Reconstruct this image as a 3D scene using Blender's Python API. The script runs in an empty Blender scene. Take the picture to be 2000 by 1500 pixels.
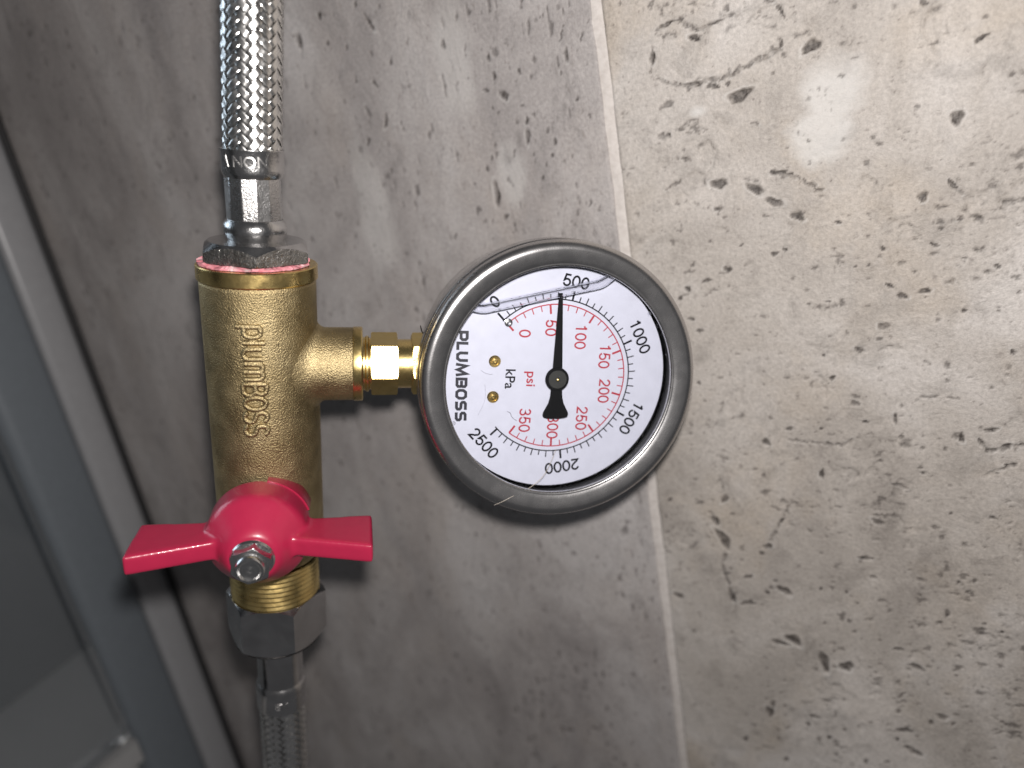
import bpy, bmesh, math, random
import numpy as np
from mathutils import Matrix, Vector

random.seed(7)
RNG = np.random.default_rng(11)
PI = math.pi
MM = 0.001
ZOFF = 1.0                       # everything stands about a metre above the floor
scene = bpy.context.scene
COL = scene.collection

# ------------------------------------------------------------------ camera
# rotation of the hand-held phone: columns are its right / up / back axes in the room
CAM_R = Matrix(((0.892483, -0.002821, 0.451073),
                (0.419997, 0.369984, -0.828682),
                (-0.164552, 0.929034, 0.331390)))
CAM_P = Vector((0.0, -203.3 * MM, ZOFF))
cam_d = bpy.data.cameras.new('camera')
cam = bpy.data.objects.new('camera', cam_d)
COL.objects.link(cam)
cam.matrix_world = Matrix.Translation(CAM_P) @ CAM_R.to_4x4()
cam_d.sensor_width = 36.0
cam_d.lens = 36.0 * 1450.0 / 2000.0
cam_d.clip_start = 0.005
cam_d.clip_end = 50.0
cam_d.dof.use_dof = True
cam_d.dof.focus_distance = 0.178
cam_d.dof.aperture_fstop = 7.2
scene.camera = cam

# ------------------------------------------------------------------ world: dim cool room
world = bpy.data.worlds.new('World')
scene.world = world
world.use_nodes = True
bg = world.node_tree.nodes['Background']
bg.inputs['Color'].default_value = (0.96, 0.96, 1.0, 1)
bg.inputs['Strength'].default_value = 0.072

# ------------------------------------------------------------------ lamps
def lamp(name, typ, loc, rot, energy, color, **kw):
    d = bpy.data.lights.new(name, typ)
    d.energy = energy
    d.color = color
    for k, v in kw.items():
        setattr(d, k, v)
    o = bpy.data.objects.new(name, d)
    COL.objects.link(o)
    o.matrix_world = Matrix.Translation(loc) @ rot.to_4x4()
    return o

# the phone's flash, beside the lens
lamp('phone_flash', 'POINT', CAM_P + CAM_R @ Vector((0.003, 0.014, 0.001)), CAM_R, 2.3,
     (1.0, 0.958, 0.930), shadow_soft_size=0.0045)
# bluish daylight from a window up to the left
WIN_P = Vector((-1.26, -0.24, ZOFF + 0.74))
WIN_T = Vector((-0.14, -0.07, ZOFF - 0.04))
WIN_R = (WIN_P - WIN_T).to_track_quat('Z', 'Y').to_matrix()
lamp('window_daylight', 'AREA', WIN_P, WIN_R, 9.0, (0.74, 0.87, 1.0), shape='RECTANGLE', size=0.95, size_y=0.8)

scene.view_settings.view_transform = 'Standard'
scene.view_settings.look = 'None'
scene.view_settings.exposure = 0.0
scene.view_settings.gamma = 1.0
scene.view_settings.use_curve_mapping = False
scene.cycles.max_bounces = 10
scene.cycles.transparent_max_bounces = 16
scene.cycles.caustics_refractive = True
scene.cycles.caustics_reflective = False
scene.cycles.sample_clamp_indirect = 4.0

# ------------------------------------------------------------------ materials
def new_mat(name):
    m = bpy.data.materials.new(name)
    m.use_nodes = True
    nt = m.node_tree
    p = nt.nodes['Principled BSDF']
    return m, nt, p

def N(nt, typ, **kw):
    n = nt.nodes.new(typ)
    for k, v in kw.items():
        if k in n.inputs.keys():
            n.inputs[k].default_value = v
        else:
            setattr(n, k, v)
    return n

def L(nt, a, ao, b, bi):
    nt.links.new(a.outputs[ao], b.inputs[bi])

def noise(nt, vec, scale, detail=4, rough=0.55, dist=0.0):
    n = nt.nodes.new('ShaderNodeTexNoise')
    n.inputs['Scale'].default_value = scale
    n.inputs['Detail'].default_value = detail
    n.inputs['Roughness'].default_value = rough
    n.inputs['Distortion'].default_value = dist
    if vec is not None:
        nt.links.new(vec, n.inputs['Vector'])
    return n.outputs['Fac']

def ramp(nt, fac, stops):
    r = nt.nodes.new('ShaderNodeValToRGB')
    el = r.color_ramp.elements
    while len(el) > 1:
        el.remove(el[-1])
    el[0].position = stops[0][0]
    el[0].color = (*stops[0][1], 1)
    for p, c in stops[1:]:
        e = el.new(p)
        e.color = (*c, 1)
    nt.links.new(fac, r.inputs['Fac'])
    return r.outputs['Color']

def mapr(nt, fac, a, b, c, d):
    r = nt.nodes.new('ShaderNodeMapRange')
    r.inputs['From Min'].default_value = a
    r.inputs['From Max'].default_value = b
    r.inputs['To Min'].default_value = c
    r.inputs['To Max'].default_value = d
    nt.links.new(fac, r.inputs['Value'])
    return r.outputs['Result']

def mixc(nt, fac, a, b, mode='MIX'):
    m = nt.nodes.new('ShaderNodeMix')
    m.data_type = 'RGBA'
    m.blend_type = mode
    for sock, v in ((0, fac), (6, a), (7, b)):
        if isinstance(v, (int, float)):
            m.inputs[sock].default_value = v
        elif isinstance(v, tuple):
            m.inputs[sock].default_value = (*v, 1)
        else:
            nt.links.new(v, m.inputs[sock])
    return m.outputs[2]

def bump(nt, p, height, strength, dist, prev=None):
    b = nt.nodes.new('ShaderNodeBump')
    b.inputs['Strength'].default_value = strength
    b.inputs['Distance'].default_value = dist
    nt.links.new(height, b.inputs['Height'])
    if prev is not None:
        nt.links.new(prev, b.inputs['Normal'])
    nt.links.new(b.outputs['Normal'], p.inputs['Normal'])
    return b.outputs['Normal']

def objco(nt, scale=(1, 1, 1)):
    t = nt.nodes.new('ShaderNodeTexCoord')
    m = nt.nodes.new('ShaderNodeMapping')
    m.inputs['Scale'].default_value = scale
    nt.links.new(t.outputs['Object'], m.inputs['Vector'])
    return m.outputs['Vector']

def metal(name, color, rough, grain=0.0, grain_scale=2000, rough_var=0.08, stain=None, stretch=(1, 1, 1)):
    m, nt, p = new_mat(name)
    p.inputs['Metallic'].default_value = 1.0
    co = objco(nt, stretch)
    n1 = noise(nt, co, 260, 5, 0.6)
    nt.links.new(mapr(nt, n1, 0.3, 0.75, max(0.02, rough - rough_var), rough + rough_var), p.inputs['Roughness'])
    dark = stain if stain else tuple(c * 0.82 for c in color)
    n2 = noise(nt, co, 120, 5, 0.6, 0.4)
    nt.links.new(ramp(nt, n2, [(0.35, dark), (0.62, color)]), p.inputs['Base Color'])
    if grain > 0:
        n3 = noise(nt, co, grain_scale, 3, 0.6)
        bump(nt, p, n3, grain, 0.0003)
    return m

def plain(name, color, rough=0.5, coat=0.0, spec=0.5):
    m, nt, p = new_mat(name)
    p.inputs['Roughness'].default_value = rough
    p.inputs['Specular IOR Level'].default_value = spec
    p.inputs['Coat Weight'].default_value = coat
    p.inputs['Coat Roughness'].default_value = 0.05
    co = objco(nt)
    n = noise(nt, co, 300, 4)
    nt.links.new(ramp(nt, n, [(0.3, tuple(c * 0.93 for c in color)), (0.7, color)]), p.inputs['Base Color'])
    return m

MAT = {}
MAT['cast_brass'] = metal('cast_brass', (0.45, 0.36, 0.20), 0.48, grain=0.8, grain_scale=2600, rough_var=0.07, stain=(0.31, 0.24, 0.125))
MAT['brass'] = metal('turned_brass', (0.82, 0.63, 0.27), 0.30, grain=0.12, grain_scale=900, stain=(0.66, 0.48, 0.19))
MAT['brass_hex'] = metal('hexagon_brass', (0.64, 0.50, 0.22), 0.38, grain=0.6, grain_scale=600, stain=(0.62, 0.46, 0.17))
MAT['steel'] = metal('brushed_steel', (0.54, 0.53, 0.53), 0.27, grain=0.06, grain_scale=3200, rough_var=0.02, stain=(0.52, 0.51, 0.51))
MAT['braid_steel'] = metal('braid_wire_steel', (0.78, 0.77, 0.75), 0.28, grain=0.0)
MAT['chrome'] = metal('chrome_plate', (0.66, 0.655, 0.65), 0.22, grain=0.25, grain_scale=1800, rough_var=0.05)
MAT['sleeve'] = metal('crimped_sleeve_steel', (0.66, 0.65, 0.64), 0.30, grain=0.35, grain_scale=2200, rough_var=0.06)
MAT['nickel'] = metal('dull_nickel', (0.50, 0.48, 0.455), 0.34, grain=0.9, grain_scale=1300, rough_var=0.1, stain=(0.38, 0.36, 0.33))
MAT['nut_steel'] = metal('plated_nut_steel', (0.60, 0.59, 0.585), 0.21, grain=0.08, grain_scale=900)
MAT['case_steel'] = metal('polished_case_steel', (0.62, 0.61, 0.60), 0.16, grain=0.05, grain_scale=1500)
MAT['red'] = plain('red_powder_coat', (0.365, 0.015, 0.053), 0.34, coat=0.3)
_n = MAT['red'].node_tree
bump(_n, _n.nodes['Principled BSDF'], noise(_n, objco(_n), 420, 4, 0.6), 0.10, 0.0006)
MAT['dial'] = plain('dial_white', (0.60, 0.605, 0.72), 0.45)
MAT['black'] = plain('print_black', (0.006, 0.006, 0.009), 0.6, spec=0.15)
MAT['needle'] = plain('needle_black', (0.006, 0.006, 0.007), 0.6, spec=0.1)
MAT['navy'] = plain('logo_black', (0.016, 0.016, 0.026), 0.5)
MAT['red_print'] = plain('print_red', (0.40, 0.030, 0.050), 0.5)
MAT['rubber'] = plain('black_rubber', (0.012, 0.012, 0.013), 0.35)
MAT['seal'] = plain('dark_seal', (0.02, 0.019, 0.02), 0.6)
MAT['aluminium'] = plain('matt_aluminium', (0.33, 0.33, 0.34), 0.32)
MAT['blue_frame'] = plain('blue_grey_frame', (0.16, 0.18, 0.20), 0.45)
MAT['rail'] = plain('pale_rail', (0.40, 0.40, 0.40), 0.5)
MAT['ledge'] = plain('grey_ledge', (0.72, 0.72, 0.71), 0.6)
MAT['panel'] = plain('dark_side_panel', (0.36, 0.37, 0.375), 0.6)
MAT['pivot'] = plain('pivot_dark_grey', (0.035, 0.035, 0.034), 0.4)
MAT['speck'] = plain('grey_speck', (0.30, 0.30, 0.34), 0.5)
MAT['hair'] = plain('pale_hair', (0.45, 0.40, 0.34), 0.4)

def window_glass(name, tint, f0):
    m, nt, p = new_mat(name)
    nt.nodes.remove(p)
    out = nt.nodes['Material Output']
    tr = N(nt, 'ShaderNodeBsdfTransparent', Color=(*tint, 1))
    gl = N(nt, 'ShaderNodeBsdfGlossy', Roughness=0.02)
    fr = N(nt, 'ShaderNodeFresnel', IOR=f0)
    mx = N(nt, 'ShaderNodeMixShader')
    L(nt, fr, 0, mx, 0)
    L(nt, tr, 0, mx, 1)
    L(nt, gl, 0, mx, 2)
    L(nt, mx, 0, out, 0)
    return m
MAT['glass'] = window_glass('gauge_window_glass', (0.985, 0.99, 0.99), 1.33)
MAT['screen_glass'] = window_glass('screen_glass', (0.86, 0.87, 0.88), 1.45)

def liquid_mat():
    m, nt, p = new_mat('glycerine_meniscus')
    nt.nodes.remove(p)
    out = nt.nodes['Material Output']
    g = N(nt, 'ShaderNodeBsdfGlass', IOR=1.28, Roughness=0.0)
    t = N(nt, 'ShaderNodeBsdfTransparent', Color=(0.97, 0.97, 0.98, 1))
    mx = N(nt, 'ShaderNodeMixShader', Fac=0.10)
    L(nt, t, 0, mx, 1)
    L(nt, g, 0, mx, 2)
    L(nt, mx, 0, out, 0)
    return m
MAT['liquid'] = liquid_mat()
def bead_mat():
    m, nt, p = new_mat('liquid_bead')
    p.inputs['Base Color'].default_value = (0.96, 0.97, 1.0, 1)
    p.inputs['Transmission Weight'].default_value = 1.0
    p.inputs['Roughness'].default_value = 0.02
    p.inputs['IOR'].default_value = 1.45
    return m
MAT['bead'] = bead_mat()

def tape_mat():
    m, nt, p = new_mat('pink_thread_tape')
    co = objco(nt)
    n = noise(nt, co, 330, 4, 0.6, 0.5)
    nt.links.new(ramp(nt, n, [(0.32, (0.72, 0.20, 0.24)), (0.55, (0.86, 0.36, 0.40)), (0.68, (0.9, 0.62, 0.62)), (0.78, (0.9, 0.85, 0.84))]), p.inputs['Base Color'])
    p.inputs['Roughness'].default_value = 0.45
    p.inputs['Subsurface Weight'].default_value = 0.0
    bump(nt, p, noise(nt, co, 700, 4), 0.5, 0.0004)
    return m
MAT['tape'] = tape_mat()

def tile_mat(name, dark, mid, pale, warm, stretch, seed, mott=0.6):
    m, nt, p = new_mat(name)
    t = nt.nodes.new('ShaderNodeTexCoord')
    mp = nt.nodes.new('ShaderNodeMapping')
    mp.inputs['Location'].default_value = (seed, 0, seed * 0.7)
    mp.inputs['Scale'].default_value = stretch
    nt.links.new(t.outputs['Object'], mp.inputs['Vector'])
    co = mp.outputs['Vector']
    big = noise(nt, co, 16, 7, 0.62, 0.9)
    c = ramp(nt, big, [(0.30, dark), (0.48, mid), (0.66, pale)])
    w = noise(nt, co, 24, 5, 0.6, 0.5)
    c = mixc(nt, mapr(nt, w, 0.50, 0.72, 0.0, 0.55), c, warm)
    pw = noise(nt, co, 13, 3, 0.5, 0.3)
    pale2 = tuple(min(1, x * 1.22) for x in pale)
    c = mixc(nt, mapr(nt, pw, 0.60, 0.70, 0.0, 0.5), c, pale2)
    md = noise(nt, co, 95, 6, 0.7, 0.6)
    c = mixc(nt, mapr(nt, md, 0.52, 0.74, 0.0, mott), c, tuple(x * 0.60 for x in dark))
    fine = noise(nt, t.outputs['Object'], 1000, 4, 0.75)
    c = mixc(nt, 0.75, c, ramp(nt, fine, [(0.3, (0.66, 0.66, 0.66)), (0.7, (1.12, 1.12, 1.12))]), 'MULTIPLY')
    sp = noise(nt, co, 420, 4, 0.65, 0.3)
    c = mixc(nt, mapr(nt, sp, 0.60, 0.72, 0.0, 0.55), c, (0.19, 0.165, 0.15))
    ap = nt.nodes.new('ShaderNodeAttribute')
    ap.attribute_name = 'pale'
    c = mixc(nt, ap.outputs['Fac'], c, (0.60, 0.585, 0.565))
    a = nt.nodes.new('ShaderNodeAttribute')
    a.attribute_name = 'pit'
    pn = noise(nt, t.outputs['Object'], 900, 3, 0.6)
    pm = nt.nodes.new('ShaderNodeMath'); pm.operation = 'MULTIPLY'
    nt.links.new(a.outputs['Fac'], pm.inputs[0])
    nt.links.new(mapr(nt, pn, 0.3, 0.6, 0.6, 1.0), pm.inputs[1])
    c = mixc(nt, pm.outputs[0], c, (0.05, 0.042, 0.038))
    nt.links.new(c, p.inputs['Base Color'])
    p.inputs['Roughness'].default_value = 0.55
    p.inputs['Specular IOR Level'].default_value = 0.35
    b1 = bump(nt, p, fine, 0.55, 0.0004)
    bump(nt, p, md, 0.55, 0.0012, b1)
    return m
MAT['tile_a'] = tile_mat('stone_tile_greige', (0.30, 0.270, 0.244), (0.425, 0.388, 0.353), (0.53, 0.495, 0.465), (0.44, 0.37, 0.295), (1, 1, 1), 3.1)
MAT['tile_b'] = tile_mat('stone_tile_grey', (0.265, 0.243, 0.236), (0.375, 0.348, 0.337), (0.475, 0.45, 0.44), (0.40, 0.355, 0.325), (1.15, 1, 0.62), 9.4, 0.4)

def grout_mat():
    m, nt, p = new_mat('pale_grout')
    co = objco(nt)
    n = noise(nt, co, 500, 5, 0.7)
    c = ramp(nt, n, [(0.3, (0.47, 0.43, 0.40)), (0.6, (0.58, 0.54, 0.51))])
    sp = noise(nt, co, 1400, 3, 0.6)
    c = mixc(nt, mapr(nt, sp, 0.66, 0.75, 0.0, 0.5), c, (0.25, 0.22, 0.2))
    nt.links.new(c, p.inputs['Base Color'])
    p.inputs['Roughness'].default_value = 0.85
    bump(nt, p, n, 0.5, 0.0003)
    return m
MAT['grout'] = grout_mat()

# ------------------------------------------------------------------ object helpers
def tag(o, label=None, cat=None, group=None, kind=None):
    if label: o['label'] = label
    if cat: o['category'] = cat
    if group: o['group'] = group
    if kind: o['kind'] = kind
    return o

def empty(name, mat4, label, cat, group=None):
    o = bpy.data.objects.new(name, None)
    o.empty_display_size = 0.01
    COL.objects.link(o)
    o.matrix_world = mat4
    return tag(o, label, cat, group)

class MB:
    """collects vertices (mm) and faces, links them as one mesh object"""
    def __init__(s):
        s.v, s.f = [], []
    def add(s, verts, faces, T=None):
        k = len(s.v)
        if T is not None:
            verts = [T @ Vector(v) for v in verts]
        s.v += [tuple(v) for v in verts]
        s.f += [tuple(i + k for i in f) for f in faces]
        return s
    def grid(s, P, nu, nv, cu=False, cv=False, T=None, flip=False):
        """P[u][v] points; cu / cv close the grid"""
        verts = [P[i][j] for i in range(nu) for j in range(nv)]
        faces = []
        for i in range(nu if cu else nu - 1):
            for j in range(nv if cv else nv - 1):
                a, b = i * nv + j, ((i + 1) % nu) * nv + j
                c, d = ((i + 1) % nu) * nv + (j + 1) % nv, i * nv + (j + 1) % nv
                faces.append((a, d, c, b) if flip else (a, b, c, d))
        return s.add(verts, faces, T)
    def lathe(s, prof, seg=96, T=None, a0=0.0, a1=2 * PI):
        full = abs(a1 - a0 - 2 * PI) < 1e-6
        n = seg if full else seg + 1
        P = []
        for i in range(n):
            a = a0 + (a1 - a0) * i / seg
            P.append([(r * math.cos(a), r * math.sin(a), z) for r, z in prof])
        return s.grid(P, n, len(prof), cu=full, T=T)
    def disc(s, r, z, seg=96, T=None, flip=False):
        v = [(r * math.cos(2 * PI * i / seg), r * math.sin(2 * PI * i / seg), z) for i in range(seg)]
        f = list(range(seg))
        return s.add(v, [f[::-1] if flip else f], T)
    def box(s, x0, x1, y0, y1, z0, z1, T=None):
        v = [(x, y, z) for x in (x0, x1) for y in (y0, y1) for z in (z0, z1)]
        f = [(0, 1, 3, 2), (4, 6, 7, 5), (0, 4, 5, 1), (2, 3, 7, 6), (0, 2, 6, 4), (1, 5, 7, 3)]
        return s.add(v, f, T)
    def prism(s, poly, z0, z1, T=None):
        n = len(poly)
        v = [(x, y, z0) for x, y in poly] + [(x, y, z1) for x, y in poly]
        f = [tuple(range(n))[::-1], tuple(range(n, 2 * n))]
        f += [(i, (i + 1) % n, n + (i + 1) % n, n + i) for i in range(n)]
        return s.add(v, f, T)
    def hexnut(s, R, z0, z1, rc0, rc1, rin, rot=0.0, T=None, seg=120, k=0.577):
        """hexagon of corner radius R with conical chamfers to rc0 / rc1 at its ends"""
        ap = R * math.cos(PI / 6)
        P = []
        for i in range(seg):
            a = 2 * PI * i / seg
            h = (a % (PI / 3)) - PI / 6
            r = ap / math.cos(h)
            zb = z0 + max(0, r - rc0) * k
            zt = z1 - max(0, r - rc1) * k
            c, d = math.cos(a + rot), math.sin(a + rot)
            row = [(rin, z0), (min(rc0, r), z0), (r, zb), (r, zt), (min(rc1, r), z1), (rin, z1)]
            P.append([(q * c, q * d, z) for q, z in row])
        return s.grid(P, seg, 6, cu=True, T=T)
    def tube(s, pts, r, seg=8, T=None):
        pts = [Vector(p) for p in pts]
        P = []
        for i, p in enumerate(pts):
            t = (pts[min(i + 1, len(pts) - 1)] - pts[max(i - 1, 0)]).normalized()
            u = t.cross(Vector((0.31, 0.2, 0.93))).normalized()
            w = t.cross(u)
            rr = r[i] if isinstance(r, (list, tuple)) else r
            P.append([p + rr * (math.cos(2 * PI * k / seg) * u + math.sin(2 * PI * k / seg) * w) for k in range(seg)])
        s.grid(P, len(pts), seg, cv=True, T=T)
        return s
    def ribbon(s, pts, w, z, closed=False):
        """flat mitred stroke of width w in the plane z"""
        P = [Vector((p[0], p[1])) for p in pts]
        n = len(P)
        left, right = [], []
        for i in range(n):
            a = P[i] - P[i - 1] if (i > 0 or closed) else None
            b = P[(i + 1) % n] - P[i] if (i < n - 1 or closed) else None
            a = (a or b).normalized(); b = (b or a).normalized()
            m = (a + b).normalized()
            q = Vector((-m.y, m.x))
            sc = 1.0 / max(0.35, q.dot(Vector((-a.y, a.x))))
            left.append(P[i] + q * (w / 2 * sc)); right.append(P[i] - q * (w / 2 * sc))
        v = [(p.x, p.y, z) for p in left] + [(p.x, p.y, z) for p in right]
        f = [(i, (i + 1) % n, n + (i + 1) % n, n + i)[::-1] for i in range(n if closed else n - 1)]
        return s.add(v, f)
    def build(s, name, mat, parent=None, smooth=35, T=None, world=False):
        me = bpy.data.meshes.new(name)
        vv = s.v if T is None else [T @ Vector(v) for v in s.v]
        me.from_pydata([(v[0] * MM, v[1] * MM, v[2] * MM) for v in vv], [], s.f)
        bm = bmesh.new(); bm.from_mesh(me)
        bmesh.ops.recalc_face_normals(bm, faces=bm.faces)
        bm.to_mesh(me); bm.free()
        me.materials.append(MAT[mat])
        if smooth:
            me.shade_smooth()
            me.set_sharp_from_angle(angle=math.radians(smooth))
        o = bpy.data.objects.new(name, me)
        COL.objects.link(o)
        if parent is not None:
            o.parent = parent
        elif world:
            o.location.z = ZOFF
        return o

def frame(o, x, y, z):
    """4x4 (metres) of a frame given in mm with nearly orthogonal axes"""
    z = Vector(z).normalized()
    x = Vector(x); x = (x - z * x.dot(z)).normalized()
    y = z.cross(x)
    m = Matrix((x, y, z)).transposed().to_4x4()
    m.translation = Vector(o) * MM + Vector((0, 0, ZOFF))
    return m

def mm4(m):
    """the same transform for coordinates in mm"""
    r = m.copy(); r.translation = m.translation / MM
    return r

def text_mesh(body, size, extrude=0.0, offset=0.0, align='CENTER', res=6, bevel=0.0):
    cu = bpy.data.curves.new('text', 'FONT')
    cu.body = body
    cu.size = size
    cu.align_x = align
    cu.align_y = 'CENTER'
    cu.extrude = extrude
    cu.offset = offset
    cu.resolution_u = res
    cu.bevel_depth = bevel
    ob = bpy.data.objects.new('text', cu)
    COL.objects.link(ob)
    dg = bpy.context.evaluated_depsgraph_get()
    me = bpy.data.meshes.new_from_object(ob.evaluated_get(dg))
    v = [tuple(p.co) for p in me.vertices]
    f = [tuple(p.vertices) for p in me.polygons]
    bpy.data.objects.remove(ob); bpy.data.curves.remove(cu); bpy.data.meshes.remove(me)
    xs = [p[0] for p in v]; ys = [p[1] for p in v]
    cx, cy = (min(xs) + max(xs)) / 2, (min(ys) + max(ys)) / 2
    return [(a - cx, b - cy, c) for a, b, c in v], f, (max(xs) - min(xs), max(ys) - min(ys))

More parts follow.
